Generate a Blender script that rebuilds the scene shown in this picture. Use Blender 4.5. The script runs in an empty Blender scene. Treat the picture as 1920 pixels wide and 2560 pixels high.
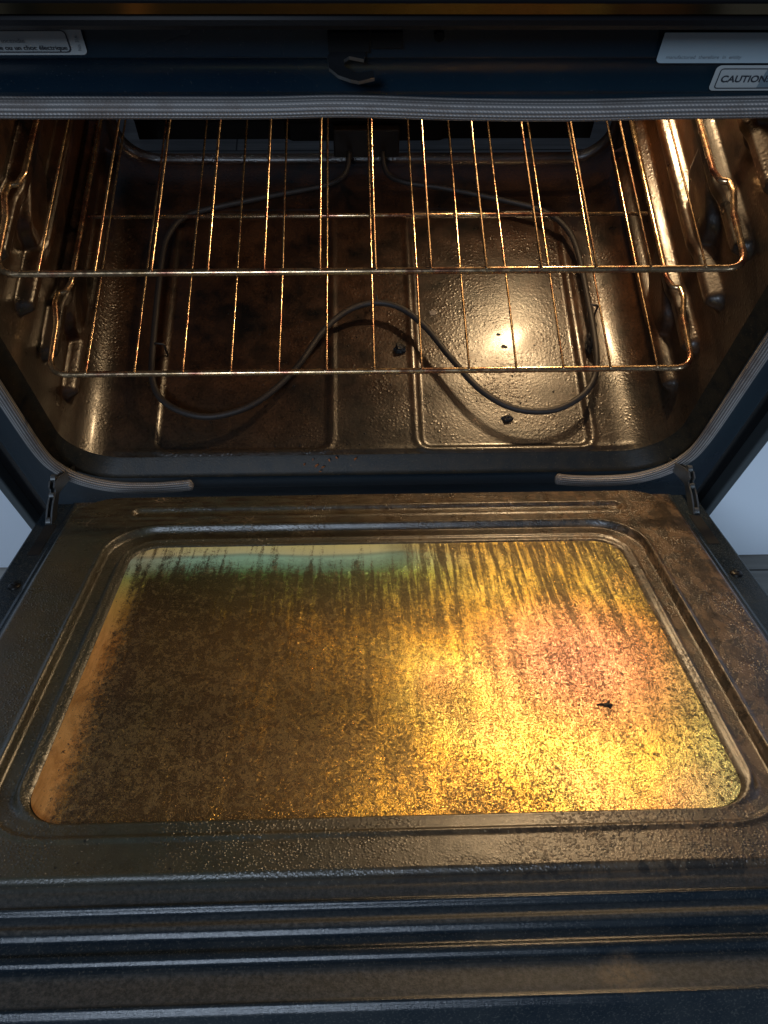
import bpy, bmesh, math, random
from mathutils import Vector, Matrix
random.seed(7)
sc = bpy.context.scene
COL = sc.collection

# ------------------------------------------------------------------ camera
cam_d = bpy.data.cameras.new('camera'); cam = bpy.data.objects.new('camera', cam_d); COL.objects.link(cam)
F = 2174.1
cam_d.sensor_fit = 'VERTICAL'; cam_d.sensor_height = 36.0; cam_d.lens = 36.0*F/2560.0
cam_d.clip_start = 0.01; cam_d.clip_end = 60
yaw, pitch, roll = math.radians(3.5322), math.radians(63.0418), math.radians(-2.2595)
fh = Vector((math.sin(yaw), math.cos(yaw), 0)); rt = Vector((math.cos(yaw), -math.sin(yaw), 0))
fw = fh*math.cos(pitch) - Vector((0, 0, 1))*math.sin(pitch)
dn = fw.cross(rt)
if dn.z > 0: dn = -dn
r2 = rt*math.cos(roll) + dn*math.sin(roll); d2 = -rt*math.sin(roll) + dn*math.cos(roll)
M = Matrix((r2, -d2, -fw)).transposed().to_4x4(); M.translation = Vector((-0.0159, -0.4656, 0.8147))
cam.matrix_world = M
sc.camera = cam

# ------------------------------------------------------------------ light
w = bpy.data.worlds.new('World'); sc.world = w; w.use_nodes = True
bg = w.node_tree.nodes['Background']; bg.inputs['Color'].default_value = (0.36, 0.47, 0.68, 1); bg.inputs['Strength'].default_value = 0.085
def area(name, loc, target, size, energy, color, sy=None):
    l = bpy.data.lights.new(name, 'AREA'); l.size = size; l.energy = energy; l.color = color
    if sy: l.shape = 'RECTANGLE'; l.size_y = sy
    o = bpy.data.objects.new(name, l); COL.objects.link(o); o.location = loc
    o.rotation_euler = (Vector(target)-Vector(loc)).to_track_quat('-Z', 'Y').to_euler()
    return o
area('room_window_light', (-0.42, -1.55, 1.95), (0, -0.2, 0.2), 0.38, 21.0, (0.66, 0.80, 1.0))
for wx, we in ((1.5, .42), (-1.5, .16)):
    a_ = area('cabinet_fill_light', (wx, -1.3, .55), (math.copysign(.62, wx), .02, -.05), .5, we, (.62, .80, 1.0)); a_.data.spread = math.radians(26)  # unseen fill lights added to brighten the cabinet fronts
LAMP = Vector((0.232, 0.452, 0.342))
pl = bpy.data.lights.new('oven_lamp_light', 'POINT'); pl.energy = 10.0; pl.color = (1.0, 0.69, 0.37); pl.shadow_soft_size = 0.026
plo = bpy.data.objects.new('oven_lamp_light', pl); COL.objects.link(plo); plo.location = LAMP + Vector((0, -0.010, 0))

vs = sc.view_settings
sc.display_settings.display_device = 'sRGB'
vs.view_transform = 'Standard'; vs.look = 'None'; vs.exposure = 0.0; vs.gamma = 1.0; vs.use_curve_mapping = False
sc.cycles.max_bounces = 8; sc.cycles.sample_clamp_indirect = 6.0

# ------------------------------------------------------------------ helpers
def tag(o, label=None, cat=None, group=None, kind=None):
    if label: o['label'] = label
    if cat: o['category'] = cat
    if group: o['group'] = group
    if kind: o['kind'] = kind
    return o
def empty(name, loc=(0, 0, 0)):
    o = bpy.data.objects.new(name, None); COL.objects.link(o); o.location = loc; o.empty_display_size = .02; return o
def mesh_obj(name, verts, faces, m, parent=None, smooth=True, uvs=None):
    me = bpy.data.meshes.new(name); me.from_pydata(verts, [], faces)
    if uvs is not None:
        ul = me.uv_layers.new(name='UVMap')
        for lp in me.loops: ul.data[lp.index].uv = uvs[lp.vertex_index]
    if smooth: me.polygons.foreach_set('use_smooth', [True]*len(me.polygons))
    me.materials.append(m); me.update()
    o = bpy.data.objects.new(name, me); COL.objects.link(o)
    if parent: o.parent = parent
    return o
def bm_obj(name, bm, m, parent=None, smooth=False):
    me = bpy.data.meshes.new(name); bm.to_mesh(me); bm.free()
    if smooth: me.polygons.foreach_set('use_smooth', [True]*len(me.polygons))
    me.materials.append(m)
    o = bpy.data.objects.new(name, me); COL.objects.link(o)
    if parent: o.parent = parent
    return o
def box(bm, x0, x1, y0, y1, z0, z1, bev=0.0):
    r = bmesh.ops.create_cube(bm, size=1.0)
    for v in r['verts']:
        v.co = Vector(((x0+x1)/2+v.co.x*(x1-x0), (y0+y1)/2+v.co.y*(y1-y0), (z0+z1)/2+v.co.z*(z1-z0)))
    if bev > 0:
        es = list({e for v in r['verts'] for e in v.link_edges})
        bmesh.ops.bevel(bm, geom=es, offset=bev, segments=3, affect='EDGES', profile=.5)
def catmull(pts, n=8, closed=False):
    P = [Vector(p) for p in pts]; out = []
    N = len(P)
    rng = range(N) if closed else range(N-1)
    for i in rng:
        p0 = P[(i-1) % N] if closed else P[max(i-1, 0)]; p1 = P[i]
        p2 = P[(i+1) % N] if closed else P[i+1]; p3 = P[(i+2) % N] if closed else P[min(i+2, N-1)]
        for k in range(n):
            t = k/n
            out.append(.5*((2*p1)+(-p0+p2)*t+(2*p0-5*p1+4*p2-p3)*t*t+(-p0+3*p1-3*p2+p3)*t**3))
    if not closed: out.append(P[-1])
    return out
def sweep(path, rx, rz, seg=10, closed=False, up=Vector((0, 0, 1)), taper=None):
    """tube along path with elliptic section; returns verts, faces, uvs (u = length in m, v = around 0..1)"""
    V, Fc, U = [], [], []; L = 0; n = len(path)
    for i, p in enumerate(path):
        a = path[(i-1) % n] if closed else path[max(i-1, 0)]; b = path[(i+1) % n] if closed else path[min(i+1, n-1)]
        t = (b-a).normalized()
        s = t.cross(up)
        if s.length < 1e-4: s = t.cross(Vector((1, 0, 0)))
        s.normalize(); q = s.cross(t).normalized()
        if i: L += (p-path[i-1]).length
        k = taper(i/(n-1)) if taper else 1.0
        for j in range(seg):
            an = 2*math.pi*j/seg
            V.append(p + s*math.cos(an)*rx*k + q*math.sin(an)*rz*k); U.append((L, j/seg))
    m = n if closed else n-1
    for i in range(m):
        for j in range(seg):
            a = i*seg+j; b = i*seg+(j+1) % seg; c = ((i+1) % n)*seg+(j+1) % seg; d = ((i+1) % n)*seg+j
            Fc.append((a, b, c, d))
    if not closed:
        Fc.append(tuple(range(seg))[::-1]); Fc.append(tuple((n-1)*seg+j for j in range(seg)))
    return V, Fc, U
def tube(name, path, r, m, parent=None, seg=8, closed=False, up=Vector((0, 0, 1)), rz=None, taper=None):
    V, Fc, U = sweep([Vector(p) for p in path], r, rz or r, seg, closed, up, taper)
    return mesh_obj(name, V, Fc, m, parent, True, U)
def fillet_path(pts, r, n=6):
    """polyline with rounded corners"""
    P = [Vector(p) for p in pts]; out = [P[0]]
    for i in range(1, len(P)-1):
        a = (P[i-1]-P[i]); b = (P[i+1]-P[i]); rr = min(r, a.length*.49, b.length*.49)
        a = P[i]+a.normalized()*rr; b = P[i]+b.normalized()*rr
        for k in range(n+1):
            t = k/n; out.append(a*(1-t)**2 + P[i]*2*t*(1-t) + b*t*t)
    out.append(P[-1]); return out
def smooth(t): t = max(0.0, min(1.0, t)); return t*t*(3-2*t)
def sdrr(x, y, cx, cy, hx, hy, r):
    qx = abs(x-cx)-hx+r; qy = abs(y-cy)-hy+r
    return math.hypot(max(qx, 0), max(qy, 0))+min(max(qx, qy), 0)-r
def text_mesh(name, body, size, mat4, m, parent, align='LEFT', shear=0.0, bold=0.0):
    c = bpy.data.curves.new(name, 'FONT'); c.body = body; c.size = size; c.align_x = align; c.shear = shear; c.offset = bold
    tmp = bpy.data.objects.new('tmp', c); COL.objects.link(tmp)
    bpy.context.view_layer.update()
    me = bpy.data.meshes.new_from_object(tmp.evaluated_get(bpy.context.evaluated_depsgraph_get()))
    bpy.data.objects.remove(tmp)
    me.materials.clear(); me.materials.append(m); me.transform(mat4)
    o = bpy.data.objects.new(name, me); COL.objects.link(o); o.parent = parent; return o

# ------------------------------------------------------------------ materials
class NB:
    def __init__(s, name):
        s.m = bpy.data.materials.new(name); s.m.use_nodes = True; s.t = s.m.node_tree; s.n = s.t.nodes; s.l = s.t.links
        s.b = s.n['Principled BSDF']; s.tc = s.n.new('ShaderNodeTexCoord'); s.vec = s.tc.outputs['Object']
    def map(s, scale=(1, 1, 1), loc=(0, 0, 0), rot=(0, 0, 0), src=None):
        k = s.n.new('ShaderNodeMapping'); k.inputs['Scale'].default_value = scale; k.inputs['Location'].default_value = loc; k.inputs['Rotation'].default_value = rot
        s.l.new(src or s.vec, k.inputs['Vector']); return k.outputs[0]
    def noise(s, scale, detail=4, rough=.55, vec=None, dist=0):
        k = s.n.new('ShaderNodeTexNoise'); k.inputs['Scale'].default_value = scale; k.inputs['Detail'].default_value = detail
        k.inputs['Roughness'].default_value = rough; k.inputs['Distortion'].default_value = dist
        s.l.new(vec or s.vec, k.inputs['Vector']); return k.outputs['Fac']
    def voro(s, scale, feat='F1', vec=None, rnd=1.0, out='Distance'):
        k = s.n.new('ShaderNodeTexVoronoi'); k.feature = feat; k.inputs['Scale'].default_value = scale; k.inputs['Randomness'].default_value = rnd
        s.l.new(vec or s.vec, k.inputs['Vector']); return k.outputs[out]
    def ramp(s, fac, stops, interp='LINEAR'):
        lo, hi = min(q[0] for q in stops), max(q[0] for q in stops)
        if lo < 0 or hi > 1 or hi-lo < .06:      # bring the stops into the ramp's 0..1 range
            k = s.n.new('ShaderNodeMapRange'); k.clamp = True
            k.inputs['From Min'].default_value = lo; k.inputs['From Max'].default_value = hi
            s.l.new(fac, k.inputs['Value']); fac = k.outputs[0]
            stops = [((p-lo)/(hi-lo), c) for p, c in stops]
        k = s.n.new('ShaderNodeValToRGB'); k.color_ramp.interpolation = interp; e = k.color_ramp.elements
        while len(e) < len(stops): e.new(0.5)
        for q, (p, c) in zip(e, stops):
            q.position = p; q.color = (c, c, c, 1) if isinstance(c, (int, float)) else (*c, 1)
        s.l.new(fac, k.inputs['Fac']); return k.outputs['Color']
    def math(s, op, a, b=0.0, c=0.0, clamp=False):
        k = s.n.new('ShaderNodeMath'); k.operation = op; k.use_clamp = clamp
        for i, v in enumerate((a, b, c)):
            if isinstance(v, (int, float)): k.inputs[i].default_value = v
            else: s.l.new(v, k.inputs[i])
        return k.outputs[0]
    def mix(s, fac, a, b):
        k = s.n.new('ShaderNodeMix'); k.data_type = 'RGBA'
        for i, v in ((0, fac), (6, a), (7, b)):
            if isinstance(v, (int, float)): k.inputs[i].default_value = v if i == 0 else (v, v, v, 1)
            elif isinstance(v, tuple): k.inputs[i].default_value = (*v, 1)
            else: s.l.new(v, k.inputs[i])
        return k.outputs[2]
    def sep(s, v=None):
        k = s.n.new('ShaderNodeSeparateXYZ'); s.l.new(v or s.vec, k.inputs[0]); return k.outputs
    def bump(s, h, strength=.3, dist=.001, prev=None):
        k = s.n.new('ShaderNodeBump'); k.inputs['Strength'].default_value = strength; k.inputs['Distance'].default_value = dist
        s.l.new(h, k.inputs['Height'])
        if prev is not None: s.l.new(prev, k.inputs['Normal'])
        return k.outputs[0]
    def set(s, **k):
        for n_, v in k.items():
            i = s.b.inputs[n_.replace('_', ' ')]
            if isinstance(v, (int, float)): i.default_value = v
            elif isinstance(v, tuple): i.default_value = (*v, 1) if len(v) == 3 else v
            else: s.l.new(v, i)
        return s.m

def mat_navy(name, c=(0.0035, 0.0125, 0.0240), rough=.22):
    b = NB(name); n1 = b.noise(6, 5); n2 = b.noise(700, 2)
    col = b.mix(b.ramp(n1, [(.35, 0.0), (.7, 1.0)]), c, (c[0]*1.8, c[1]*1.7, c[2]*1.4))
    sp = b.math('MULTIPLY', b.ramp(n2, [(.68, 0.0), (.74, 1.0)]), .35)
    col = b.mix(sp, col, (.12, .12, .12))
    return b.set(Base_Color=col, Roughness=b.ramp(n1, [(.3, rough), (.75, rough+.16)]), Normal=b.bump(n2, .06, .0005), Coat_Weight=.15, Coat_Roughness=.12, Specular_IOR_Level=.4)
M_navy = mat_navy('navy_enamel')
M_black = NB('black_gloss'); M_black = M_black.set(Base_Color=(.006, .006, .007), Roughness=.16)
def mat_edge():
    b = NB('dull_trim'); return b.set(Base_Color=(.10, .12, .13), Roughness=.45, Metallic=.5)
M_edge = mat_edge()

def mat_cavity(name='porcelain_enamel', floor=False):
    b = NB(name)
    big = b.noise(7, 5, .6); med = b.noise(38, 6, .65); fine = b.noise(260, 3, .6)
    stain = b.ramp(b.math('ADD', b.math('MULTIPLY', big, .6), b.math('MULTIPLY', med, .4)), [(.40, 0.0), (.60, 1.0)])
    col = b.mix(stain, (.006, .0050, .0042), (.066, .024, .008))
    yy_ = b.sep()[1]
    col = b.mix(b.ramp(b.math('ADD', yy_, b.math('MULTIPLY', big, .1)), [(.06, .85), (.20, 0.0)]), col, (.024, .023, .018))
    pep = b.ramp(b.noise(330, 4, .75), [(.50, 0.0), (.60, 1.0)])
    col = b.mix(b.math('MULTIPLY', pep, .7), col, (.008, .004, .003))
    spots = b.ramp(b.voro(120), [(.10, 1.0), (.16, 0.0)])
    keep = b.ramp(b.noise(30, 2), [(.55, 0.0), (.62, 1.0)])
    dk = b.math('MULTIPLY', spots, keep)
    col = b.mix(b.math('MULTIPLY', dk, .8), col, (.01, .006, .004))
    pale = b.math('MULTIPLY', b.ramp(b.noise(420, 2), [(.70, 0.0), (.74, 1.0)]), b.ramp(big, [(.45, 0.0), (.6, 1.0)]))
    col = b.mix(b.math('MULTIPLY', pale, .5), col, (.22, .13, .06))
    drops = b.ramp(b.voro(230), [(.05, 1.0), (.45, 0.0)])
    dm = b.math('MULTIPLY', drops, b.ramp(b.noise(14, 3), [(.42, 0.0), (.6, 1.0)]))
    n = b.bump(dm, .38, .0008); n = b.bump(med, .06, .003, n); n = b.bump(fine, .22, .0010, n)
    n = b.bump(b.math('MULTIPLY', b.voro(420), b.ramp(b.noise(9, 3), [(.36, .25), (.60, 1.0)])), .16, .0007, n)
    rough = b.ramp(med, [(.3, .26), (.7, .40)])
    return b.set(Base_Color=col, Roughness=rough, Normal=n, Specular_IOR_Level=.65, Coat_Weight=.2, Coat_Roughness=.12, Coat_Tint=(1, .9, .75), IOR=1.6)
M_cav = mat_cavity()

def mat_door():
    b = NB('soiled_enamel_door')
    xyz = b.sep(); x, y = xyz[0], xyz[1]          # y = -s
    s_ = b.math('MULTIPLY', y, -1.0)
    big = b.noise(9, 4, .6); med = b.noise(60, 6, .7)
    st = b.noise(1, 6, .7, b.map((70, 22, 60)), .9)  # streaks down the slope
    right = b.ramp(b.math('ADD', x, b.math('MULTIPLY', big, .2)), [(.0, 0.0), (.30, 1.0)])
    base = b.mix(b.ramp(big, [(.35, 0.0), (.65, 1.0)]), (.050, .054, .036), (.090, .070, .034))
    base = b.mix(right, base, (.165, .100, .050))
    flow = b.math('MULTIPLY', b.ramp(st, [(.50, 0.0), (.53, 1.0)]), right)
    base = b.mix(b.math('MULTIPLY', flow, .8), base, (.050, .030, .015))
    blo = b.ramp(b.noise(1, 8, .72, b.map((34, 26, 30)), 1.6), [(.50, 0.0), (.525, 1.0)])
    base = b.mix(b.math('MULTIPLY', b.math('MULTIPLY', blo, b.ramp(right, [(.15, 0.25), (.6, 1.0)])), .85), base, (.040, .027, .015))
    far = b.ramp(s_, [(.10, 1.0), (.16, 0.0)])
    rust = b.math('MULTIPLY', b.ramp(b.noise(1, 5, .7, b.map((40, 220, 60))), [(.48, 0.0), (.6, 1.0)]), far)
    base = b.mix(b.math('MULTIPLY', rust, .8), base, (.036, .017, .007))
    edge_r = b.math('MULTIPLY', b.ramp(b.voro(70, 'DISTANCE_TO_EDGE', b.map((1, 1.6, 1))), [(.0, 1.0), (.035, 0.0)]), b.math('MULTIPLY', b.ramp(b.noise(22, 2), [(.60, 0.0), (.64, 1.0)]), far))
    base = b.mix(b.math('MULTIPLY', edge_r, .6), base, (.40, .28, .17))
    pit_glints = b.math('MULTIPLY', b.ramp(b.noise(620, 2, .5), [(.66, 0.0), (.70, 1.0)]), b.ramp(b.noise(16, 3), [(.35, .15), (.6, 1.0)]))  # bright specks painted in as sparkle on the enamel
    base = b.mix(b.math('MULTIPLY', pit_glints, .75), base, (.42, .35, .24))
    specks = b.ramp(b.voro(160), [(.10, 1.0), (.17, 0.0)])
    sk = b.math('MULTIPLY', specks, b.ramp(b.noise(24, 2), [(.5, 0.0), (.58, 1.0)]))
    base = b.mix(b.math('MULTIPLY', sk, .85), base, (.008, .006, .004))
    # outer beads and the frame are navy, not brown
    out = b.ramp(s_, [(.510, 0.0), (.518, .75), (.527, 1.0)])
    side = b.ramp(b.math('ABSOLUTE', x), [(.302, 0.0), (.306, 1.0)])
    mk = b.math('MAXIMUM', out, side)
    dust = b.math('ADD', b.math('MULTIPLY', b.ramp(b.noise(800, 2), [(.55, 0.0), (.70, 1.0)]), .55), b.math('MULTIPLY', b.ramp(b.noise(14, 5, .7), [(.4, 0.0), (.7, 1.0)]), .30))
    navy = b.mix(dust, (.012, .020, .028), (.085, .090, .085))
    band = b.math('MULTIPLY', b.ramp(s_, [(.5590, 0.0), (.5620, 1.0), (.5758, 1.0), (.578, 0.0)]), 1.0)
    band2 = b.math('MAXIMUM', b.ramp(s_, [(.5300, 0.0), (.5360, 1.0), (.5393, 1.0), (.541, 0.0)]), b.ramp(s_, [(.514, 0.0), (.519, .8), (.5245, .6), (.527, 0.0)]))
    bb = b.math('MAXIMUM', band, band2)
    navy = b.mix(b.math('MULTIPLY', bb, .9), navy, b.mix(b.ramp(b.noise(420, 4, .8), [(.4, 0.0), (.66, 1.0)]), (.030, .034, .034), (.105, .105, .100)))
    col = b.mix(mk, base, navy)
    # light brown rubbed spot near the front edge
    dx = b.math('SUBTRACT', x, .118); dy = b.math('SUBTRACT', s_, .5675)
    dd = b.math('SQRT', b.math('ADD', b.math('MULTIPLY', b.math('MULTIPLY', dx, dx), .55), b.math('MULTIPLY', dy, dy)))
    spot = b.ramp(b.math('ADD', dd, b.math('MULTIPLY', b.math('SUBTRACT', med, .5), .02)), [(.004, 1.0), (.013, 0.0)])
    col = b.mix(b.math('MULTIPLY', b.math('MULTIPLY', spot, b.ramp(b.noise(240, 5, .8), [(.38, .1), (.6, 1.0)])), .6), col, (.30, .21, .12))
    drops = b.ramp(b.voro(480), [(.04, 1.0), (.5, 0.0)])
    dm = b.math('MULTIPLY', drops, b.ramp(b.noise(11, 3), [(.40, .0), (.58, 1.0)]))
    dm = b.math('MULTIPLY', dm, b.ramp(mk, [(0, 1.0), (.6, .06)]))
    n = b.bump(dm, .55, .0008); n = b.bump(med, .2, .0012, n); n = b.bump(b.noise(700, 4, .7), .35, .0006, n)
    rough = b.mix(mk, b.ramp(med, [(.3, .22), (.7, .40)]), b.ramp(bb, [(0, .20), (1, .5)]))
    return b.set(Base_Color=col, Roughness=rough, Normal=n, Specular_IOR_Level=b.ramp(mk, [(0, .7), (1, .38)]), Coat_Weight=b.ramp(mk, [(0, .25), (1, .0)]), Coat_Roughness=.3)
M_door = mat_door()

def mat_glass():
    b = NB('coated_window_glass')
    xyz = b.sep(); x = xyz[0]; s_ = b.math('MULTIPLY', xyz[1], -1.0)
    w1 = b.noise(5.5, 2, .5)
    # interference colour of the heat-reflecting coating varies with its thickness inside the painted edge reflections
    hue = b.ramp(w1, [(.34, (.95, .56, .13)), (.47, (1.0, .64, .12)), (.56, (1.0, .76, .20)), (.66, (.95, .50, .22))])
    pk = b.ramp(b.math('ADD', b.math('POWER', b.math('DIVIDE', b.math('SUBTRACT', x, .150), .075), 2.0), b.math('POWER', b.math('DIVIDE', b.math('SUBTRACT', s_, .33), .075), 2.0)), [(0.0, 1.0), (1.6, 0.0)])
    hue = b.mix(b.math('MULTIPLY', pk, .75), hue, (1.0, .42, .38))
    warp = b.math('MULTIPLY', b.math('SUBTRACT', w1, .5), .03)
    sw = b.math('ADD', s_, warp)
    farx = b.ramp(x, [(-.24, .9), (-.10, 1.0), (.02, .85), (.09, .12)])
    far_refl = b.ramp(sw, [(.155, (.95, .98, .50)), (.168, (.90, 1.0, .66)), (.1705, (.35, .50, .38)), (.174, (.50, .92, .80)), (.190, (.48, .95, .70)), (.205, (.40, .78, .25)), (.26, (.55, .60, .16))])  # bright reflection along the far edge, painted into the colour
    hue = b.mix(b.math('MULTIPLY', b.ramp(sw, [(.20, 1.0), (.285, 0.0)]), farx), hue, far_refl)
    gr0 = b.noise(1, 6, .7, b.map((70, 22, 60)), .6)
    nx = b.ramp(b.math('ADD', x, b.math('MULTIPLY', s_, .35)), [(.325, 0.0), (.375, .8)])
    hue = b.mix(nx, hue, (.70, .84, .42))
    left_refl = b.ramp(x, [(-.205, 1.0), (-.17, 0.0)])
    hue = b.mix(b.math('MULTIPLY', left_refl, b.ramp(s_, [(.2, .3), (.3, 1.0)])), hue, b.mix(b.ramp(gr0, [(.40, 0.0), (.62, 1.0)]), (1.0, .50, .15), (.62, .27, .07)))  # orange reflection of the lit oven wall, painted along the left edge
    # baked-on grime: its cover grows from speckles at the right to a full film at the left, with runs from the far edge
    gr = b.noise(1, 8, .85, b.map((260, 170, 60)), .2)
    fine = b.noise(1, 3, .7, b.map((1300, 950, 60)))
    streak = b.noise(1, 5, .62, b.map((190, 13, 60)), .35)
    streak2 = b.noise(1, 4, .6, b.map((75, 6, 60), (3, 5, 1)), .5)
    big = b.noise(8, 5, .65)
    cover = b.ramp(x, [(-.20, .115), (-.12, .095), (-.04, .060), (.01, .010), (.06, -.055), (.10, -.105), (.17, -.105), (.215, -.02)])
    farst = b.ramp(s_, [(.16, 1.0), (.24, .55), (.30, .12), (.5, .05)])
    amt = b.math('ADD', b.math('MULTIPLY', gr, .45), b.math('MULTIPLY', fine, .60))
    amt = b.math('ADD', amt, b.math('MULTIPLY', b.math('SUBTRACT', big, .5), .20))
    amt = b.math('ADD', amt, b.math('MULTIPLY', b.math('MULTIPLY', b.math('SUBTRACT', streak, .44), farst), .85))
    amt = b.math('ADD', amt, b.math('MULTIPLY', b.math('SUBTRACT', streak2, .5), .22))
    amt = b.math('ADD', amt, cover)
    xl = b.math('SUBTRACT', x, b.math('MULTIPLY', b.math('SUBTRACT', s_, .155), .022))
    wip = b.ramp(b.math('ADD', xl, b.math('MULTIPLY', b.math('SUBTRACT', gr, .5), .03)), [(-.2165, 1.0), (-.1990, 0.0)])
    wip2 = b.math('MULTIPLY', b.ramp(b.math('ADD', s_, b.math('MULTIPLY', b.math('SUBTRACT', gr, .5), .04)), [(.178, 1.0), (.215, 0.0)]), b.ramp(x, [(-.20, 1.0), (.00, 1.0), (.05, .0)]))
    clean_refl = b.math('MAXIMUM', wip, wip2)
    dkeep = b.math('SUBTRACT', 1.0, clean_refl)
    amt = b.math('SUBTRACT', amt, b.math('MULTIPLY', clean_refl, .22))
    mask = b.ramp(amt, [(.500, 0.0), (.585, 1.0)])
    # crisp baked flecks on top of the film, thick at the left and in the near right corner, sparse between
    fl1 = b.noise(1, 6, .72, b.map((420, 330, 60), (7, 2, 0)), .9)
    fcov = b.ramp(x, [(-.21, .085), (-.14, .055), (-.02, .03), (.05, .0), (.10, -.05), (.175, -.04), (.215, .05)])
    fa = b.math('ADD', b.math('ADD', fl1, fcov), b.math('MULTIPLY', b.math('SUBTRACT', big, .5), .22))
    fa = b.math('ADD', fa, b.math('MULTIPLY', b.math('MULTIPLY', b.math('SUBTRACT', streak, .5), farst), .45))
    fa = b.math('SUBTRACT', fa, b.math('MULTIPLY', clean_refl, .12))
    flecks = b.ramp(fa, [(.575, 0.0), (.595, 1.0)])
    drops = b.ramp(b.voro(760, vec=b.map((1, .8, 1))), [(.0, 1.0), (.5, 0.0)], 'EASE')
    dm = b.math('MULTIPLY', drops, b.math('MAXIMUM', dkeep, b.math('MULTIPLY', b.ramp(b.noise(120, 3), [(.5, 0.0), (.6, 1.0)]), .6)))
    n = b.bump(dm, .55, .00045); n = b.bump(b.math('MULTIPLY', fine, dkeep), .36, .0006, n); n = b.bump(flecks, .35, .0004, n)
    vein = b.ramp(b.voro(700, vec=b.map((1, .6, 1))), [(.22, 1.0), (.34, 0.0)])
    vein = b.math('MULTIPLY', vein, b.ramp(b.noise(120, 3), [(.42, 0.0), (.54, 1.0)]))
    hue = b.mix(b.math('MULTIPLY', b.math('MULTIPLY', vein, dkeep), .8), hue, (.40, .12, .02))
    lowf = b.math('MAXIMUM', b.ramp(b.noise(60, 5, .7), [(.38, .82), (.56, 1.0)]), clean_refl)
    mh = b.n.new('ShaderNodeMix'); mh.data_type = 'RGBA'; mh.blend_type = 'MULTIPLY'; mh.inputs[0].default_value = 1
    b.l.new(hue, mh.inputs[6]); b.l.new(lowf, mh.inputs[7]); hue = mh.outputs[2]
    b.set(Base_Color=hue, Metallic=b.ramp(clean_refl, [(0, .93), (1, .22)]), Roughness=b.ramp(b.math('MULTIPLY', dkeep, fine), [(0, .15), (.5, .28)]), Normal=n)  # cleaner edge strips less metallic, so their painted reflections show
    d = b.n.new('ShaderNodeBsdfPrincipled')
    pat = b.noise(1, 8, .74, b.map((120, 95, 60), (4, 9, 0)), .7)
    pat = b.math('ADD', pat, b.ramp(s_, [(.20, -.05), (.33, .0), (.42, .035), (.455, .0), (.472, -.08)]) if 0 else b.math('MULTIPLY', b.ramp(s_, [(.20, 0.0), (.40, 1.0), (.445, .8), (.472, .0)]), .075))
    gc = b.mix(b.ramp(pat, [(.535, 0.0), (.560, 1.0)]), (.042, .025, .011), (.150, .105, .045))
    gc = b.mix(flecks, gc, (.030, .019, .009)); b.l.new(gc, d.inputs['Base Color']); d.inputs['Roughness'].default_value = .42; d.inputs['Metallic'].default_value = .25
    b.l.new(n, d.inputs['Normal'])
    mask = b.math('MAXIMUM', b.math('MULTIPLY', mask, .91), b.math('MULTIPLY', flecks, .92))
    mx = b.n.new('ShaderNodeMixShader'); b.l.new(mask, mx.inputs[0]); b.l.new(b.b.outputs[0], mx.inputs[1]); b.l.new(d.outputs[0], mx.inputs[2])
    b.l.new(mx.outputs[0], b.n['Material Output'].inputs['Surface'])
    return b.m
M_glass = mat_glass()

def mat_rack():
    b = NB('heat_tinted_steel')
    n1 = b.noise(28, 5, .7); n2 = b.noise(170, 4, .6)
    col = b.ramp(n1, [(.34, (.36, .22, .10)), (.48, (.60, .43, .25)), (.57, (.42, .22, .13)), (.68, (.22, .08, .06))])
    dirt = b.ramp(n2, [(.56, 0.0), (.66, 1.0)])
    col = b.mix(b.math('MULTIPLY', dirt, .28), col, (.05, .020, .010))
    return b.set(Base_Color=col, Metallic=.9, Roughness=b.ramp(n2, [(.4, .17), (.65, .34)]), Normal=b.bump(n2, .15, .0004))
M_rack = mat_rack()
def mat_gasket():
    b = NB('braided_gasket'); uv = b.tc.outputs['UV']; q = b.sep(uv); L, v = q[0], q[1]
    ribs = b.math('SINE', b.math('MULTIPLY', v, 2*math.pi*16))
    ribs = b.math('MULTIPLY_ADD', ribs, .5, .5)
    tw = b.math('SINE', b.math('ADD', b.math('MULTIPLY', L, 2*math.pi/0.0024), b.math('MULTIPLY', v, 2*math.pi*9)))
    tw = b.math('MULTIPLY_ADD', tw, .5, .5)
    h = b.math('ADD', b.math('MULTIPLY', ribs, .6), b.math('MULTIPLY', b.math('MULTIPLY', tw, ribs), .5))
    col = b.mix(h, (.10, .10, .10), (.50, .46, .43))
    st = b.ramp(b.noise(18, 6, .7), [(.50, 0.0), (.68, 1.0)])
    col = b.mix(b.math('MULTIPLY', st, .65), col, (.13, .085, .06))
    return b.set(Base_Color=col, Roughness=.5, Metallic=.2, Normal=b.bump(h, .8, .001), Sheen_Weight=.2)
M_gasket = mat_gasket()
def mat_simple(name, c, rough=.5, metal=0.0, var=.25, sc_=60, bmp=.15):
    b = NB(name); n1 = b.noise(sc_, 4)
    col = b.mix(n1, tuple(k*(1-var) for k in c), tuple(min(1, k*(1+var)) for k in c))
    return b.set(Base_Color=col, Roughness=rough, Metallic=metal, Normal=b.bump(n1, bmp, .0006))
M_elem = mat_simple('element_sheath', (.024, .017, .013), .58, .0, .4, 300, .3)
M_zinc = mat_simple('zinc_steel', (.26, .27, .27), .3, .9, .3, 200)
M_char = mat_simple('charred_food', (.008, .006, .005), .55, 0, .5, 500, .8)
M_crumb = mat_simple('toasted_crumb', (.22, .08, .025), .7, 0, .4, 500, .5)
M_ceramic = mat_simple('terminal_plate', (.018, .011, .007), .5, .1, .3, 90)
M_back = NB('dull_back_enamel').set(Base_Color=(.006, .0045, .0035), Roughness=.5, Specular_IOR_Level=.15)  # liner enamel made darker and duller to keep the back dark
M_stk = mat_simple('sticker_paper', (.40, .43, .43), .5, 0, .06, 30, .05)
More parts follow.
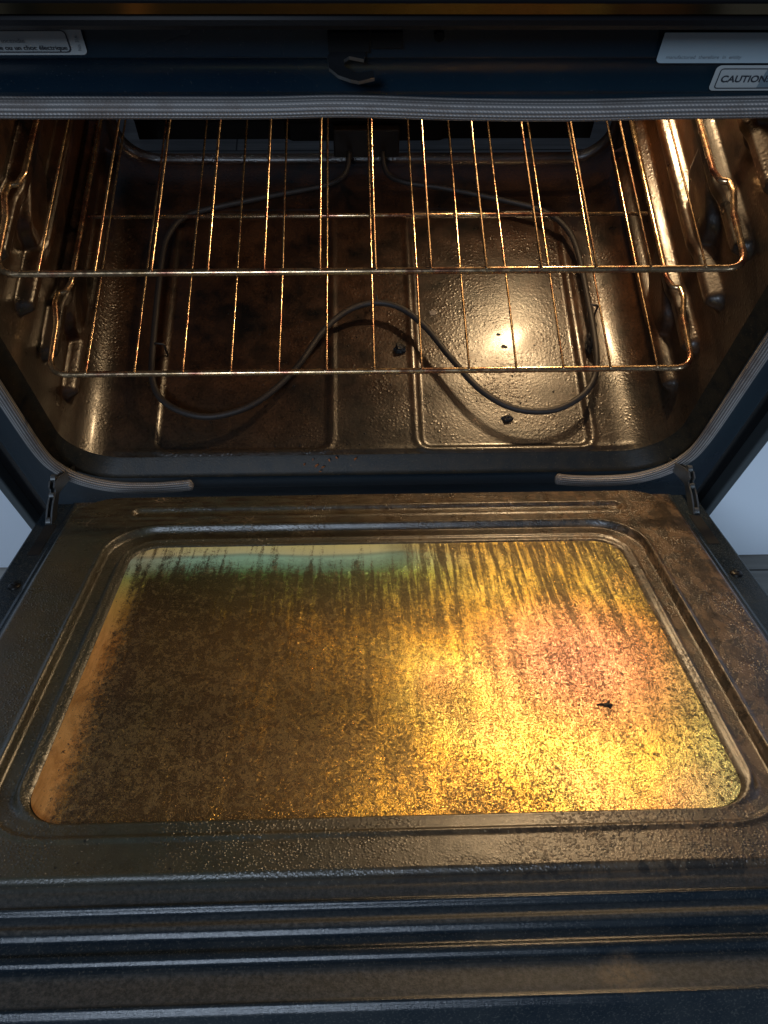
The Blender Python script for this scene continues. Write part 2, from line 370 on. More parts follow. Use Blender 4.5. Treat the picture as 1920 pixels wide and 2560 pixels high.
M_stkb = mat_simple('sticker_blue_grey', (.34, .43, .48), .5, 0, .05, 30, .05)
M_ink = mat_simple('printing_ink', (.03, .035, .045), .6, 0, .1, 50, 0)
M_inkg = mat_simple('faded_ink', (.13, .15, .17), .6, 0, .1, 50, 0)
M_tint = mat_simple('sticker_tint', (.16, .21, .24), .5, 0, .06, 30, .05)
M_cab = mat_simple('white_cabinet_paint', (.80, .87, .96), .5, 0, .02, 8, .02)
def mat_floor():
    b = NB('grey_wood_planks')
    br = b.n.new('ShaderNodeTexBrick'); b.l.new(b.vec, br.inputs['Vector'])
    br.inputs['Scale'].default_value = 1.0; br.inputs['Brick Width'].default_value = .62; br.inputs['Row Height'].default_value = .105
    br.inputs['Mortar Size'].default_value = .0015; br.inputs['Color1'].default_value = (.20, .19, .17, 1); br.inputs['Color2'].default_value = (.42, .40, .37, 1)
    br.inputs['Mortar'].default_value = (.04, .035, .03, 1); br.offset = .37
    g = b.noise(1, 6, .65, b.map((3, 60, 1)), .5)
    k = b.n.new('ShaderNodeMix'); k.data_type = 'RGBA'; k.blend_type = 'MULTIPLY'; k.inputs[0].default_value = 1
    b.l.new(br.outputs['Color'], k.inputs[6]); b.l.new(b.ramp(g, [(.3, .55), (.7, 1.1)]), k.inputs[7])
    return b.set(Base_Color=k.outputs[2], Roughness=.45, Normal=b.bump(g, .15, .001))
M_floor = mat_floor()

def mat_lip():
    b = NB('olive_lip_enamel'); n1 = b.noise(60, 6, .7); n2 = b.noise(500, 3, .7)
    col = b.mix(b.ramp(n1, [(.4, 0.0), (.6, 1.0)]), (.013, .012, .009), (.030, .022, .012))
    col = b.mix(b.math('MULTIPLY', b.ramp(n2, [(.62, 0.0), (.68, 1.0)]), .6), col, (.12, .085, .045))
    return b.set(Base_Color=col, Roughness=.46, Specular_IOR_Level=.28, Normal=b.bump(n2, .35, .0006))
# ------------------------------------------------------------------ setting
fl = mesh_obj('floor', [(-3, -3, -.3), (3, -3, -.3), (3, 2, -.3), (-3, 2, -.3)], [(0, 1, 2, 3)], M_floor, smooth=False); tag(fl, kind='structure')
def cabinet(x0, x1, label):
    r = empty('base_cabinet', ((x0+x1)/2, .022, -.3))
    tag(r, label, 'cabinet', 'white base cabinets flanking the oven')
    def L(bm, n, m):
        o = bm_obj(n, bm, m, r); o.matrix_parent_inverse = Matrix.Translation(r.location).inverted(); return o
    bm = bmesh.new(); box(bm, x0, x1, .040, .62, -.3, .56); L(bm, 'carcass', M_cab)
    bm = bmesh.new(); box(bm, x0+.002, x1-.002, .022, .038, -.298, .558, .002); L(bm, 'door_front', M_cab)
cabinet(.425, 1.05, 'white cabinet front glimpsed right of the open oven, behind its door rail')
cabinet(-1.05, -.425, 'white cabinet front glimpsed left of the open oven, in its dim corner')

# ------------------------------------------------------------------ oven
oven = empty('oven', (0, 0, -.3)); tag(oven, 'navy black enamel oven with its soiled door pulled down and its lamp lit inside', 'oven')
def own(o, par=None):
    o.parent = par or oven
    if o.parent is oven: o.matrix_parent_inverse = Matrix.Translation(oven.location).inverted()
    return o

# --- cavity liner: rounded section swept backwards, ribs and floor panels pressed in
HW, ZT, RC, YB = .324, .445, .058, .470
RACKZ = [.0695, .137, .2045, .272, .3395, .407]
def section():
    pts = []   # (x, z, nx, nz) inward normal
    def line(a, b, n, step):
        L = math.hypot(b[0]-a[0], b[1]-a[1]); k = max(2, int(L/step))
        for i in range(k): t = i/k; pts.append((a[0]+(b[0]-a[0])*t, a[1]+(b[1]-a[1])*t, n[0], n[1]))
    def arc(cx, cz, a0, a1, k=14):
        for i in range(k):
            a = a0+(a1-a0)*i/k; pts.append((cx+RC*math.cos(a), cz+RC*math.sin(a), -math.cos(a), -math.sin(a)))
    H = math.pi/2
    line((-HW+RC, 0), (HW-RC, 0), (0, 1), .0025)
    arc(HW-RC, RC, -H, 0)
    line((HW, RC), (HW, ZT-RC), (-1, 0), .0020)
    arc(HW-RC, ZT-RC, 0, H)
    line((HW-RC, ZT), (-HW+RC, ZT), (0, -1), .02)
    arc(-HW+RC, ZT-RC, H, 2*H)
    line((-HW, ZT-RC), (-HW, RC), (1, 0), .0020)
    arc(-HW+RC, RC, 2*H, 3*H)
    return pts
def rib(z, y):
    h = 0
    for k, zr in enumerate(RACKZ):
        zc = zr-.019
        for y0, y1, hh in ((.064, .425, .0085),):
            d = sdrr(y, z, (y0+y1)/2, zc, (y1-y0)/2, hh, hh)
            h = max(h, .014*smooth(.5-d/.009))
        # slanted shoulder behind the front rib
        if k % 2 == 0:
            zz = z-(y-.165)*.55
            d = sdrr(y, zz, .172, zr+.006, .042, .028, .008)
            h = max(h, .0085*smooth(.5-d/.009))
    # broad pressed field joining the ribs at mid depth
    d = sdrr(y, z, .30, .235, .165, .205, .05)
    h += .004*smooth(.5-d/.02)
    return h
def floor_h(x, y):
    h = 0
    for cx in (-.1425, .1460):
        d = sdrr(x, y, cx, .200, .0925, .172, .012)
        h -= .0032*smooth(.5-d/.005)
        h += .0012*smooth(1-abs(d-.006)/.005)
    h += .0015*math.sin(x*23+1)*math.sin(y*19)*.5
    h += .0012*smooth(1-abs(y-.025)/.005)
    return h
S = section(); ys = []
y = .0185
while y < YB-.012: ys.append(y); y += .0025
ys += [YB-.012+.012*math.sin(math.pi/2*i/10) for i in range(11)]
V = []; nS = len(S)
for yy in ys:
    t = max(0, (yy-(YB-.012))/.012); ins = .012*(1-math.sqrt(max(0, 1-t*t)))
    fl_ = .0                       # mouth flares outwards at the front
    for (px, pz, nx, nz) in S:
        d = ins-fl_*(1 if abs(nx) > .5 else .6 if nz > .5 else 0)
        if abs(nx) > .95: d += rib(pz, yy)
        elif nz > .95: d += floor_h(px, yy)
        V.append((px+nx*d, yy, pz+nz*d))
Fc = []
for i in range(len(ys)-1):
    for j in range(nS):
        a = i*nS+j; b_ = i*nS+(j+1) % nS; Fc.append((a, b_, b_+nS, a+nS))
own(mesh_obj('cavity_liner', V, Fc, M_cav, oven))
# back wall
def grid(name, x0, x1, nx, y0, y1, ny, fn, m, par):
    V = [fn(x0+(x1-x0)*i/nx, y0+(y1-y0)*j/ny) for j in range(ny+1) for i in range(nx+1)]
    Fq = [(j*(nx+1)+i, j*(nx+1)+i+1, (j+1)*(nx+1)+i+1, (j+1)*(nx+1)+i) for j in range(ny) for i in range(nx)]
    return mesh_obj(name, V, Fq, m, par)
def backf(x, z):
    d = sdrr(x, z, 0, .235, .235, .155, .03); h = .006*smooth(.5-d/.008)
    d2_ = sdrr(x, z, 0, .052, .10, .020, .008); h += .004*smooth(.5-d2_/.006)
    h += .003*smooth(1-abs(z-.066)/.005)
    return (x, YB-h, z)
own(grid('back_wall', -.29, .29, 220, .034, .415, 150, backf, M_back, oven))
bm = bmesh.new(); box(bm, -.042, .042, YB-.016, YB-.006, .018, .060, .002); own(bm_obj('terminal_plate', bm, M_ceramic, oven))
for sx in (-.022, .018):
    bm = bmesh.new(); bmesh.ops.create_uvsphere(bm, u_segments=10, v_segments=6, radius=.004)
    bmesh.ops.translate(bm, verts=bm.verts, vec=(sx, YB-.006, .074)); own(bm_obj('screw', bm, M_zinc, oven, True))

# --- lamp
lamp = own(empty('lamp')); lamp.location = (0, 0, 0)
def lampshape(r, l, seg=18):
    bm = bmesh.new(); bmesh.ops.create_uvsphere(bm, u_segments=seg, v_segments=12, radius=r)
    bmesh.ops.scale(bm, verts=bm.verts, vec=(1, l, 1)); return bm
b = NB('lamp_bulb_glow'); b.set(Base_Color=(1, .8, .5), Emission_Color=(1, .66, .34), Emission_Strength=6.0); M_bulb = b.m
bm = lampshape(.010, 1.2); bmesh.ops.translate(bm, verts=bm.verts, vec=LAMP+Vector((0, .008, 0))); own(bm_obj('bulb', bm, M_bulb, oven, True), lamp)
sk_p = [(.018, YB-.002), (.036, YB-.002), (.0375, YB-.046), (.0355, YB-.047), (.0335, YB-.044), (.033, YB-.006), (.018, YB-.005)]
V = []; Fc = []; kk = len(sk_p)
for i in range(32):
    a = 2*math.pi*i/32
    for (r, y) in sk_p: V.append((LAMP.x+r*math.cos(a), y, LAMP.z+r*math.sin(a)))
for i in range(32):
    for j in range(kk-1):
        a = i*kk+j; b_ = ((i+1) % 32)*kk+j; Fc.append((a, b_, b_+1, a+1))
own(mesh_obj('added_shade_ring', V, Fc, M_ceramic, oven), lamp)  # unseen ring added to keep lamp light off the back of the cavity
for o in list(lamp.children): o.matrix_parent_inverse = Matrix()
lamp.matrix_parent_inverse = Matrix.Translation(oven.location).inverted()

# --- bake element
EP = [(-.022, .449), (-.028, .425), (-.052, .405), (-.113, .388), (-.185, .368), (-.225, .352), (-.243, .322), (-.248, .283), (-.247, .172), (-.243, .108), (-.225, .075), (-.188, .058), (-.153, .062), (-.119, .081), (-.084, .121), (-.054, .173), (-.024, .203), (.008, .213), (.038, .203), (.064, .175), (.088, .135), (.116, .093), (.145, .068), (.175, .059), (.206, .063), (.236, .083), (.252, .112), (.257, .150), (.257, .214), (.254, .293), (.243, .332), (.218, .358), (.178, .374), (.100, .397), (.050, .408), (.026, .425), (.020, .449)]
ep = catmull([(x, y, .019+(.012 if y > .43 else 0)) for x, y in EP], 7)
el = own(tube('heating_element', ep, .0036, M_elem, oven, 10))
for (x, y, an) in ((-.244, .155, 0), (.257, .205, 0), (.008, .213, 1)):
    c = fillet_path([(x, y, .022), (x+(.010 if an == 0 else 0), y+(.012 if an else 0), .020), (x+(.010 if an == 0 else 0), y+(.014 if an else 0), -.001)], .003, 3)
    own(tube('support_clip', c, .0012, M_elem, oven, 6), el)
    el.children[-1].matrix_parent_inverse = Matrix()

# --- front frame round the mouth
def rr_loop(hx, z0, z1, r, n=10):
    out = []
    for (cx, cz, a0) in ((hx-r, z0+r, -math.pi/2), (hx-r, z1-r, 0), (-hx+r, z1-r, math.pi/2), (-hx+r, z0+r, math.pi)):
        for k in range(n+1):
            a = a0+math.pi/2*k/n; out.append((cx+r*math.cos(a), cz+r*math.sin(a)))
    return out
loops = []
n_ = 12
def addloop(hx, z0, z1, r, y): loops.append([(x, y, z) for x, z in rr_loop(hx, z0, z1, r, n_)])
addloop(.3240, .0002, .4450, .058, .0185)
addloop(.3250, -.0012, .4460, .058, .0170)
addloop(.3325, -.0098, .4465, .060, .0045)
addloop(.3340, -.0118, .4475, .060, .0015)
addloop(.3350, -.0135, .4485, .060, .0008)
addloop(.345, -.0395, .4535, .062, .0055)
addloop(.347, -.0415, .4560, .062, .0040)
addloop(.349, -.0435, .4585, .060, .0040)
addloop(.353, -.060, .461, .030, .0060)
addloop(.372, -.100, .4785, .012, .0060)
addloop(.374, -.102, .4795, .010, .0040)
addloop(.3755, -.104, .4810, .010, .0040)
addloop(.377, -.110, .4990, .004, .0065)
addloop(.378, -.250, .530, .002, .0065)
def loft(lps, nm, m):
    V = [p for lp in lps for p in lp]; k = len(lps[0])
    Fc = [(i*k+j, i*k+(j+1) % k, (i+1)*k+(j+1) % k, (i+1)*k+j) for i in range(len(lps)-1) for j in range(k)]
    own(mesh_obj(nm, V, Fc, m, oven))
loft(loops[:5], 'mouth_flange', mat_lip())
loft(loops[4:], 'front_frame', M_navy)
for s_ in (-1, 1):
    bm = bmesh.new(); box(bm, *sorted((s_*.379, s_*.3975)), .012, .60, -.28, .53, .0); own(bm_obj('side_panel', bm, M_black, oven))
    bm = bmesh.new(); box(bm, *sorted((s_*.398, s_*.4085)), -.004, .60, -.28, .60, .0025); own(bm_obj('side_trim', bm, M_edge, oven))
bm = bmesh.new(); box(bm, -.40, .40, .012, .03, -.29, -.252, .002); own(bm_obj('base_panel', bm, M_black, oven))
# --- overhanging control panel with a rolled lower edge
prof = [(.004, .529), (-.030, .5285), (-.040, .5285), (-.0445, .530), (-.0465, .5335), (-.0465, .5365), (-.0445, .5385), (-.0440, .540), (-.0465, .5415), (-.0480, .5440), (-.0470, .5470), (-.0450, .549), (-.0445, .553), (-.046, .62), (.004, .62)]
V = []; 
for x in (-.41, .41):
    for (y, z) in prof: V.append((x, y, z))
k = len(prof); Fc = [(j, (j+1) % k, k+(j+1) % k, k+j) for j in range(k)]+[tuple(range(k))[::-1], tuple(range(k, 2*k))]
M_glint = mat_simple('glint_strip_metal', (.24, .19, .12), .13, 1.0, .1, 90, .02)
cp = own(mesh_obj('control_panel', V, Fc, M_black, oven, False))
own(mesh_obj('glint_strip', [(-.40, -.0492, .5468), (.40, -.0492, .5468), (.40, -.0484, .5408), (-.40, -.0484, .5408)], [(0, 3, 2, 1)], M_glint, oven, False))  # strip added and tilted to mirror the window's gold glow
# --- gasket
zt = .4488
gp = [(-.196, -.0275), (-.215, -.031), (-.244, -.0335), (-.283, -.029), (-.312, -.013), (-.328, .010), (-.3365, .05), (-.3375, .17), (-.338, .32), (-.336, .39), (-.322, .433), (-.285, zt), (-.2, .4497), (-.08, .4492), (-.02, .4502), (.05, .4478), (.12, .4470), (.2, .4485), (.285, .4478), (.322, .433), (.336, .39), (.338, .32), (.3378, .17), (.3365, .05), (.328, .010), (.312, -.013), (.283, -.029), (.244, -.0325), (.215, -.030), (.199, -.0260)]
gpath = catmull([(x*.992, -.0110, z+.0185-.0100*max(0, min(1, z/.45))) for x, z in gp], 10)
g = own(tube('gasket', gpath, .0065, M_gasket, oven, 22, up=Vector((0, 1, 0)), rz=.0058, taper=lambda t: .35+.65*smooth(min(t, 1-t)/.008)))
# --- latch: slots and C-shaped hook plate
b = NB('slot_black'); M_slot = b.set(Base_Color=(.002, .002, .002), Roughness=.9)
lt = own(empty('door_latch')); lt.matrix_parent_inverse = Matrix.Translation(oven.location).inverted()
bm = bmesh.new(); box(bm, -.030, -.006, -.0005, .0035, .486, .4985, .0008); box(bm, -.005, .013, -.0005, .0035, .4885, .4985, .0008); o = bm_obj('slot', bm, M_slot); o.parent = lt
hk = [(-.013, .006), (-.026, .004), (-.029, -.004), (-.028, -.014), (-.023, -.0205), (-.0165, -.024), (-.012, -.0255), (-.0035, -.0225), (-.004, -.0165), (-.013, -.0185), (-.0195, -.013), (-.020, -.007), (-.017, -.004), (-.009, -.0065), (-.008, -.001)]
bm = bmesh.new(); vs_ = [bm.verts.new((x*1.05, y, .4865)) for x, y in hk]; f_ = bm.faces.new(vs_)
r_ = bmesh.ops.extrude_face_region(bm, geom=[f_]); bmesh.ops.translate(bm, verts=[v for v in r_['geom'] if isinstance(v, bmesh.types.BMVert)], vec=(0, 0, -.0022))
bmesh.ops.recalc_face_normals(bm, faces=bm.faces)
M_hook = mat_simple('dark_hook', (.03, .033, .038), .4, .6, .3, 90)
o = bm_obj('hook', bm, M_hook); o.data.materials.append(M_zinc)
for f_ in o.data.polygons:
    if abs(f_.normal.z) < .5: f_.material_index = 1
o.parent = lt
bm = bmesh.new(); bmesh.ops.create_cone(bm, cap_ends=True, segments=20, radius1=.003, radius2=.003, depth=.004, matrix=Matrix.Rotation(math.pi/2, 4, 'X'))
bmesh.ops.translate(bm, verts=bm.verts, vec=(.034, .004, .494)); own(bm_obj('peg_hole', bm, M_slot, oven))
# --- stickers on the frame
def plate(bm_pts, y, m, name, par):
    V = [(x, y, z) for x, z in bm_pts]; return mesh_obj(name, V, [tuple(range(len(V)))], m, par, False)
def rrect(x0, x1, z0, z1, r, rt_=None, n=6):
    out = []
    rt_ = r if rt_ is None else rt_
    for (cx, cz, a0, q) in ((x1-r, z0+r, -90, r), (x1-rt_, z1-rt_, 0, rt_), (x0+rt_, z1-rt_, 90, rt_), (x0+r, z0+r, 180, r)):
        for k in range(n+1):
            a = math.radians(a0+90*k/n); out.append((cx+q*math.cos(a), cz+q*math.sin(a)))
    return out
def ring(x0, x1, z0, z1, r, t, y, m, name, par):
    A = rrect(x0, x1, z0, z1, r); B = rrect(x0+t, x1-t, z0+t, z1-t, max(r-t, .0002)); k = len(A)
    return mesh_obj(name, [(x, y, z) for x, z in A]+[(x, y, z) for x, z in B], [(j, (j+1) % k, k+(j+1) % k, k+j) for j in range(k)], m, par, False)
def T(x, y, z): return Matrix.Translation((x, y, z)) @ Matrix.Rotation(math.pi/2, 4, 'X')
s1 = own(plate(rrect(-.330, -.1690, .4825, .4985, .003, .0005), .0030, M_stk, 'warning_sticker', oven)); s1['label'] = 'pale grey warning sticker with French text, cut off at the left'
ring(-.327, -.1775, .4843, .4982, .003, .0008, .0024, M_ink, 'border', s1)
text_mesh('lettering', 'incendie', .0040, T(-.2155, .0022, .4905), M_inkg, s1)
text_mesh('lettering', 'ie ou un choc électrique', .0040, T(-.1795, .0022, .4862), M_ink, s1, 'RIGHT', 0, .00006)
text_mesh('lettering', 'No. 316', .0028, Matrix.Translation((-.1718, .0022, .4855)) @ Matrix.Rotation(math.pi/2, 4, 'X') @ Matrix.Rotation(math.pi/2, 4, 'Z'), M_inkg, s1)
s2 = own(plate(rrect(.1635, .33, .4783, .4975, .003, .0005), .0010, M_stkb, 'rating_sticker', oven)); s2['label'] = 'blank blue grey sticker with one thin line of print'
text_mesh('lettering', 'manufactured  therefore  in  entity', .0032, T(.1685, .0004, .4815), M_inkg, s2)
s3 = own(plate(rrect(.2015, .33, .4598, .4768, .0030), .0010, M_stk, 'caution_sticker', oven)); s3['label'] = 'bordered sticker that reads CAUTION'
ring(.2042, .327, .4615, .4752, .0020, .0007, .0005, M_ink, 'border', s3)
text_mesh('lettering', 'CAUTION:', .0062, T(.2065, .0003, .4662), M_ink, s3, 'LEFT', 0, .00018)
plate([(.2305, .4624), (.3255, .4624), (.3255, .4744), (.2325, .4744)], .0004, M_tint, 'text_panel', s3)

# ------------------------------------------------------------------ door
A = math.radians(34.259)
door = empty('door_hinge_frame'); bpy.data.objects.remove(door)
def door_h(x, s):
    ax = abs(x)
    # inner pressed panel, rolled edge
    d = sdrr(x, s, 0, .300, .3005, .2455, .045)          # panel outline s .0545 - .5155
    h = -.009*smooth((d+.004)/.008)
    # frame rails outside
    if ax > .3085: h = min(h, -.0105)
    # groove round the window
    do = sdrr(x, s, 0, .302, .2475, .182, .045); di = sdrr(x, s, 0, .309, .2325, .167, .034)
    band = smooth(.5-do/.005)*smooth(.5+di/.005)
    band *= smooth((.474-s)/.03)
    h -= .0058*band
    h += .0013*smooth(1-abs(do-.0026)/.0032)*(d < -.01)
    h += .0013*smooth(1-abs(di+.0030)/.0032)
    # slot near the hinge
    ds = sdrr(x, s, .003, .0905, .240, .0072, .007)
    h -= .0034*smooth(.5-ds/.004)
    h += .0008*smooth(1-abs(ds-.003)/.0035)
    # window seat
    dw = sdrr(x, s, 0, .3145, .2225, .1595, .026)
    h -= .0030*smooth(.5-dw/.003)
    # stepped beads towards the front edge
    if s > .511:
        P_ = [(.511, -.0), (.5150, -.0030), (.5190, -.0046), (.5260, -.0062), (.5282, -.0052), (.5308, -.0088), (.5350, -.0098), (.5380, -.0090), (.5404, -.0096), (.5436, -.0128), (.5485, -.0136), (.5520, -.0124), (.5542, -.0126), (.5568, -.0152), (.5630, -.0162), (.5762, -.0152), (.5790, -.0146), (.5818, -.0175), (.5838, -.030), (.5866, -.048)]
        for (a, ha), (b_, hb) in zip(P_, P_[1:]):
            if a <= s <= b_: h = ha+(hb-ha)*smooth((s-a)/(b_-a)); break
    return h
xs = []; x = -.334
while x <= .3341: xs.append(x); x += .0022 if abs(x) < .225 and abs(x) > 0 else .0013
ss = []; s = .050
while s <= .5865:
    ss.append(s)
    s += .0007 if s > .505 else .0010 if (s < .165 or s > .466) else .0025
V = [(x, -s, door_h(x, s)) for s in ss for x in xs]; nx = len(xs)
Fc = [(j*nx+i, (j+1)*nx+i, (j+1)*nx+i+1, j*nx+i+1) for j in range(len(ss)-1) for i in range(nx-1)]
# skirt so that the door has thickness
base = len(V); ringi = [i for i in range(nx)]+[j*nx+nx-1 for j in range(1, len(ss))]+[(len(ss)-1)*nx+i for i in range(nx-2, -1, -1)]+[j*nx for j in range(len(ss)-2, 0, -1)]
for i in ringi: V.append((V[i][0], V[i][1], -.050))
k = len(ringi)
for a in range(k):
    b_ = (a+1) % k; Fc.append((ringi[a], ringi[b_], base+b_, base+a))
Fc.append(tuple(base+a for a in range(k)))
door = mesh_obj('door', V, Fc, M_door, oven)
door.parent = oven; door.matrix_parent_inverse = Matrix.Translation(oven.location).inverted(); door.rotation_euler = (-A, 0, 0)
for pz in door.data.polygons:
    if pz.index >= (len(ss)-1)*(nx-1): pz.use_smooth = False
# glass
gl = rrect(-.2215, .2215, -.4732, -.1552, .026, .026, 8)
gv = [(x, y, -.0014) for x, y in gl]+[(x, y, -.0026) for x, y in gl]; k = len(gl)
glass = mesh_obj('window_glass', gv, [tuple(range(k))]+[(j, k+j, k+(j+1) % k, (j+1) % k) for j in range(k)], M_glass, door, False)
for sx in (-.3175, .3185):
    bm = bmesh.new(); bmesh.ops.create_uvsphere(bm, u_segments=20, v_segments=10, radius=.0055); bmesh.ops.scale(bm, verts=bm.verts, vec=(1, 1, .45))
    bmesh.ops.translate(bm, verts=bm.verts, vec=(sx, -.2015, -.0102))
    box(bm, sx-.0025, sx+.0025, -.2020, -.2010, -.0082, -.0073)
    o = bm_obj('screw', bm, mat_simple('dark_screw', (.015, .014, .013), .4, .5, .3, 200), door, True)
    x0, x1 = sorted((math.copysign(.3125, sx), math.copysign(.3235, sx)))
    bm = bmesh.new(); box(bm, x0, x1, -.150, -.094, -.0114, -.0098, .0004); bm_obj('hinge_slot', bm, M_slot, door)

# --- hinges
for sg in (-1, 1):
    hg = own(empty('hinge')); hg.matrix_parent_inverse = Matrix.Translation(oven.location).inverted()
    X_ = sg*.3205
    prof = [(.004, .010), (-.016, .030), (-.030, .046), (-.040, .054), (-.046, .053), (-.047, .048), (-.053, .048), (-.062, .049), (-.072, .048), (-.082, .045), (-.086, .039), (-.078, .034), (-.058, .037), (-.044, .038), (-.024, .022), (.004, -.004)]
    for off, nm in ((-.0024, 'arm'), (.0024, 'arm')):
        bm = bmesh.new(); vv = [bm.verts.new((X_+off-.0008, y, z)) for y, z in prof]; f_ = bm.faces.new(vv)
        r_ = bmesh.ops.extrude_face_region(bm, geom=[f_]); bmesh.ops.translate(bm, verts=[v for v in r_['geom'] if isinstance(v, bmesh.types.BMVert)], vec=(.0016, 0, 0))
        bmesh.ops.recalc_face_normals(bm, faces=bm.faces); o = bm_obj(nm, bm, M_zinc); o.parent = hg
    for (y, z, r) in ((-.034, .050, .0042), (-.052, .0475, .0030), (-.079, .044, .0042)):
        bm = bmesh.new(); bmesh.ops.create_cone(bm, cap_ends=True, segments=18, radius1=r, radius2=r, depth=.0044, matrix=Matrix.Rotation(math.pi/2, 4, 'Y'))
        bmesh.ops.translate(bm, verts=bm.verts, vec=(X_, y, z)); o = bm_obj('roller', bm, M_zinc, None, False); o.parent = hg

# ------------------------------------------------------------------ racks
WS = .0452
def make_rack(z, y0, label):
    r = empty('oven_rack', (0, y0, z)); tag(r, label, 'oven rack', 'wire racks inside the oven')
    W_ = .3085; b_ = .385
    half = [(W_, .085, 0), (W_+.0015, .068, 0), (W_+.0045, .090, .0), ]
    def side(sg):
        return [(sg*(W_-.0075), b_, 0), (sg*(W_-.0075), .112, 0), (sg*(W_-.003), .1, .0), (sg*(W_+.0035), .0985, .001), (sg*(W_+.0035), .084, .004), (sg*(W_-.0005), .060, .001), (sg*(W_-.0015), .0, 0)]
    Rr = side(1); Ll = side(-1)[::-1]
    p = [(0, b_, 0)] + Rr[:1]
    loop = [Vector((0, b_, 0))]+[Vector(q) for q in Rr]+[Vector((0, 0, 0))]+[Vector(q) for q in Ll]+[Vector((0, b_, 0))]
    # round the corners with radii by corner
    out = [loop[0]]
    for i in range(1, len(loop)-1):
        rad = .019 if abs(loop[i].y) < .001 and abs(loop[i].x) > .1 else .012 if loop[i].y > .3 else .0035
        seg = fillet_path([loop[i-1], loop[i], loop[i+1]], rad, 8)[1:-1]; out += seg
    path = [Vector(q) for q in out[1:]]
    fr = tube('frame', path, .0029, M_rack, r, 10, closed=True)
    n = 0
    for i in range(13):
        x = (i-6)*WS
        jit = random.uniform(-.0004, .0004)
        wpath = [(x, -.0012, .0030), (x, .012, .0033), (x+jit, .13, .0033), (x-jit, .26, .0033), (x, b_, .0033)]
        tube('wire', catmull(wpath, 3), .00118, M_rack, r, 6)
    tube('crossbar', [(-W_+.012, .2025, -.0012), (0, .2025, -.0012), (W_-.012, .2025, -.0012)], .0021, M_rack, r, 8)
    return r
make_rack(.2715, .0305, 'upper wire oven rack, heat tinted bronze, nearest the top of the oven mouth')
make_rack(.1370, .0290, 'lower wire oven rack, heat tinted bronze, hanging below the other rack')

# ------------------------------------------------------------------ debris
def chunk(name, loc, size, m, label, cat, group=None, flat=.6, seed=0, rotz=0):
    rnd = random.Random(seed); bm = bmesh.new(); bmesh.ops.create_icosphere(bm, subdivisions=3, radius=1)
    from mathutils import noise
    for v in bm.verts:
        n = noise.noise(v.co*1.3+Vector((seed*3.1, 0, 0)))*.55+noise.noise(v.co*3.5+Vector((0, seed, 0)))*.4
        v.co = v.co*(1+n)
    sx, sy, sz = size
    for v in bm.verts: v.co = Vector((v.co.x*sx, v.co.y*sy, max(v.co.z, -.6)*sz+sz*.55))
    o = bm_obj(name, bm, m); o.location = loc; o.rotation_euler.z = rotz; tag(o, label, cat, group); return o
zf = -.0034
chunk('charred_blob', (.034, .159, 0), (.0065, .0060, .0055), M_char, 'largest black charred blob on the oven floor under the wavy heating element', 'burnt food', seed=3)
chunk('charred_lump', (.151, .064, zf), (.0052, .0040, .0030), M_char, 'small round black lump on the right floor panel near the oven mouth', 'burnt food', seed=5)
chunk('charred_flake', (.2535, .160, 0), (.0038, .011, .012), M_char, 'tall black charred flake leaning by the heating element at the right', 'burnt food', seed=9)
chunk('charred_speck', (.151, .182, zf), (.0026, .0018, .0010), M_char, 'tiny black speck in the bright lamp glare on the oven floor', 'burnt food', seed=11)
chunk('burnt_spot', (.156, .1640, zf), (.0034, .0026, .0004), M_char, 'thin brown burnt spot in front of the glare on the oven floor', 'burnt food', seed=12)
spots_m = mat_simple('pale_residue', (.20, .16, .12), .6, 0, .3, 300)
for (x, y, r, lab) in ((-.063, .254, .0075, 'faint pale ring stain on the left floor panel'), (.075, .216, .0040, 'faint pale round stain left of the lamp glare')):
    o = chunk('dried_drip', (x, y, zf), (r, r*.9, .0003), spots_m, lab, 'stain', seed=int(r*9999))
def on_door(x, s, h): return Vector((x, -s*math.cos(A)+h*math.sin(A), s*math.sin(A)+h*math.cos(A)))
bm = bmesh.new()
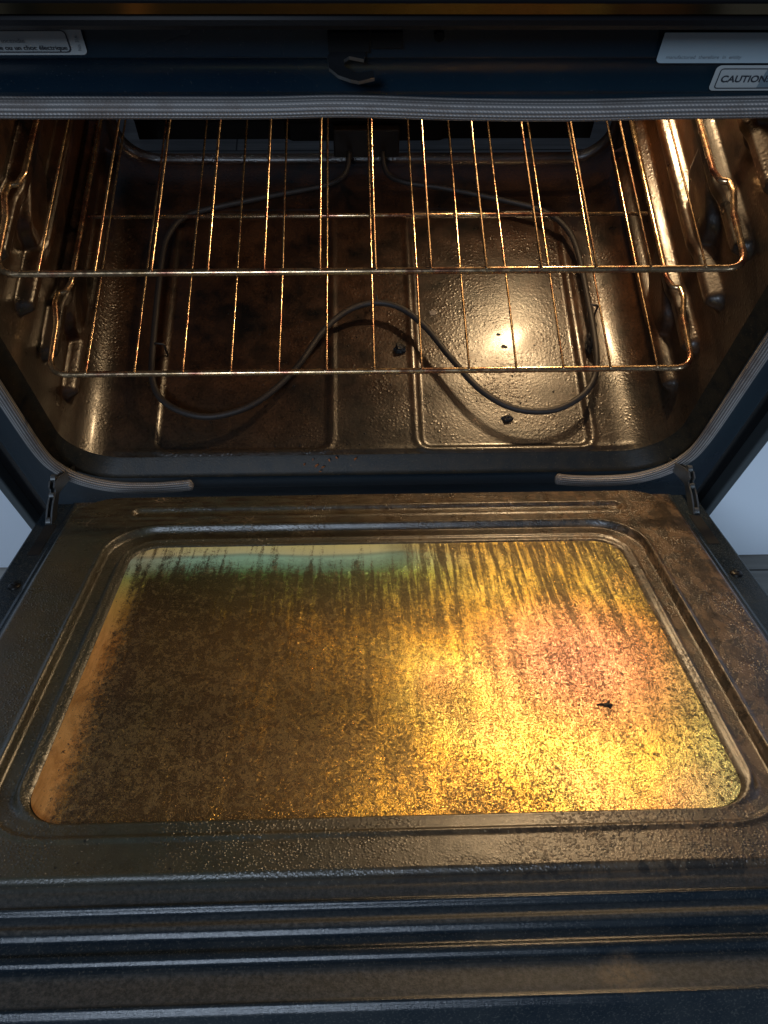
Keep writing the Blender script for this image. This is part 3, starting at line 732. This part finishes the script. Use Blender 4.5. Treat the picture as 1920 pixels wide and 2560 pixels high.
for (dx, dy, sx, sy, a) in ((0, 0, .0026, .0016, .3), (-.004, .0004, .0030, .0006, .1), (.002, .002, .0022, .0005, .9), (.0015, -.0025, .0022, .0004, -.9), (.003, -.0005, .0015, .0014, 0)):
    r_ = bmesh.ops.create_icosphere(bm, subdivisions=2, radius=1)
    for v in r_['verts']:
        c = Vector((v.co.x*sx, v.co.y*sy, v.co.z*.0007+.0005)); c.rotate(Matrix.Rotation(a, 3, 'Z')); v.co = c+Vector((dx, dy, 0))
o = bm_obj('burnt_scrap', bm, M_char); o.location = on_door(.1548, .3795, -.0014); o.rotation_euler = (-A, 0, 0)
tag(o, 'spiky black burnt scrap lying on the glowing gold door window', 'burnt food')
cr = None
spots = [(-.062, .006), (-.055, .004), (-.048, .009), (-.0655, .010), (-.058, -.001), (-.040, .012), (-.020, .010), (-.075, .008)]
for i, (x, y) in enumerate(spots):
    z = .0035 if y > .008 else (-.004 if y > .003 else -.010)
    z = .0045 if y >= .009 else -.002
    if cr is None:
        cr = chunk('toast_crumb', (x, y, z), (.0024, .0010, .0008), M_crumb, 'orange brown crumb, one of the loose scatter on the lip of the oven mouth', 'crumb', 'orange crumbs along the oven mouth', seed=21)
        o = cr
    else:
        o = cr.copy(); COL.objects.link(o)
    o.location = (x, y, z); o.rotation_euler.z = random.uniform(0, 3); k = random.uniform(.5, 1.1); o.scale = (k, k, k)

bm = bmesh.new(); rnd = random.Random(4)
for i in range(150):
    x = rnd.uniform(-.26, .27); y = rnd.uniform(.02, .30) if i % 3 else rnd.uniform(.020, .034)
    r = rnd.uniform(.0004, .0012)
    q = bmesh.ops.create_icosphere(bm, subdivisions=1, radius=r)
    for v in q['verts']: v.co = Vector((v.co.x*rnd.uniform(.7, 1.5)+x, v.co.y+y, max(-.0002, v.co.z*.6+.0002)+(-.0030 if (.052 < x < .24 or -.235 < x < -.05) and .03 < y < .37 else .0004)))
o = bm_obj('ash_specks', bm, M_char); tag(o, 'fine dark ash specks strewn over the oven floor', 'ash', kind='stuff')
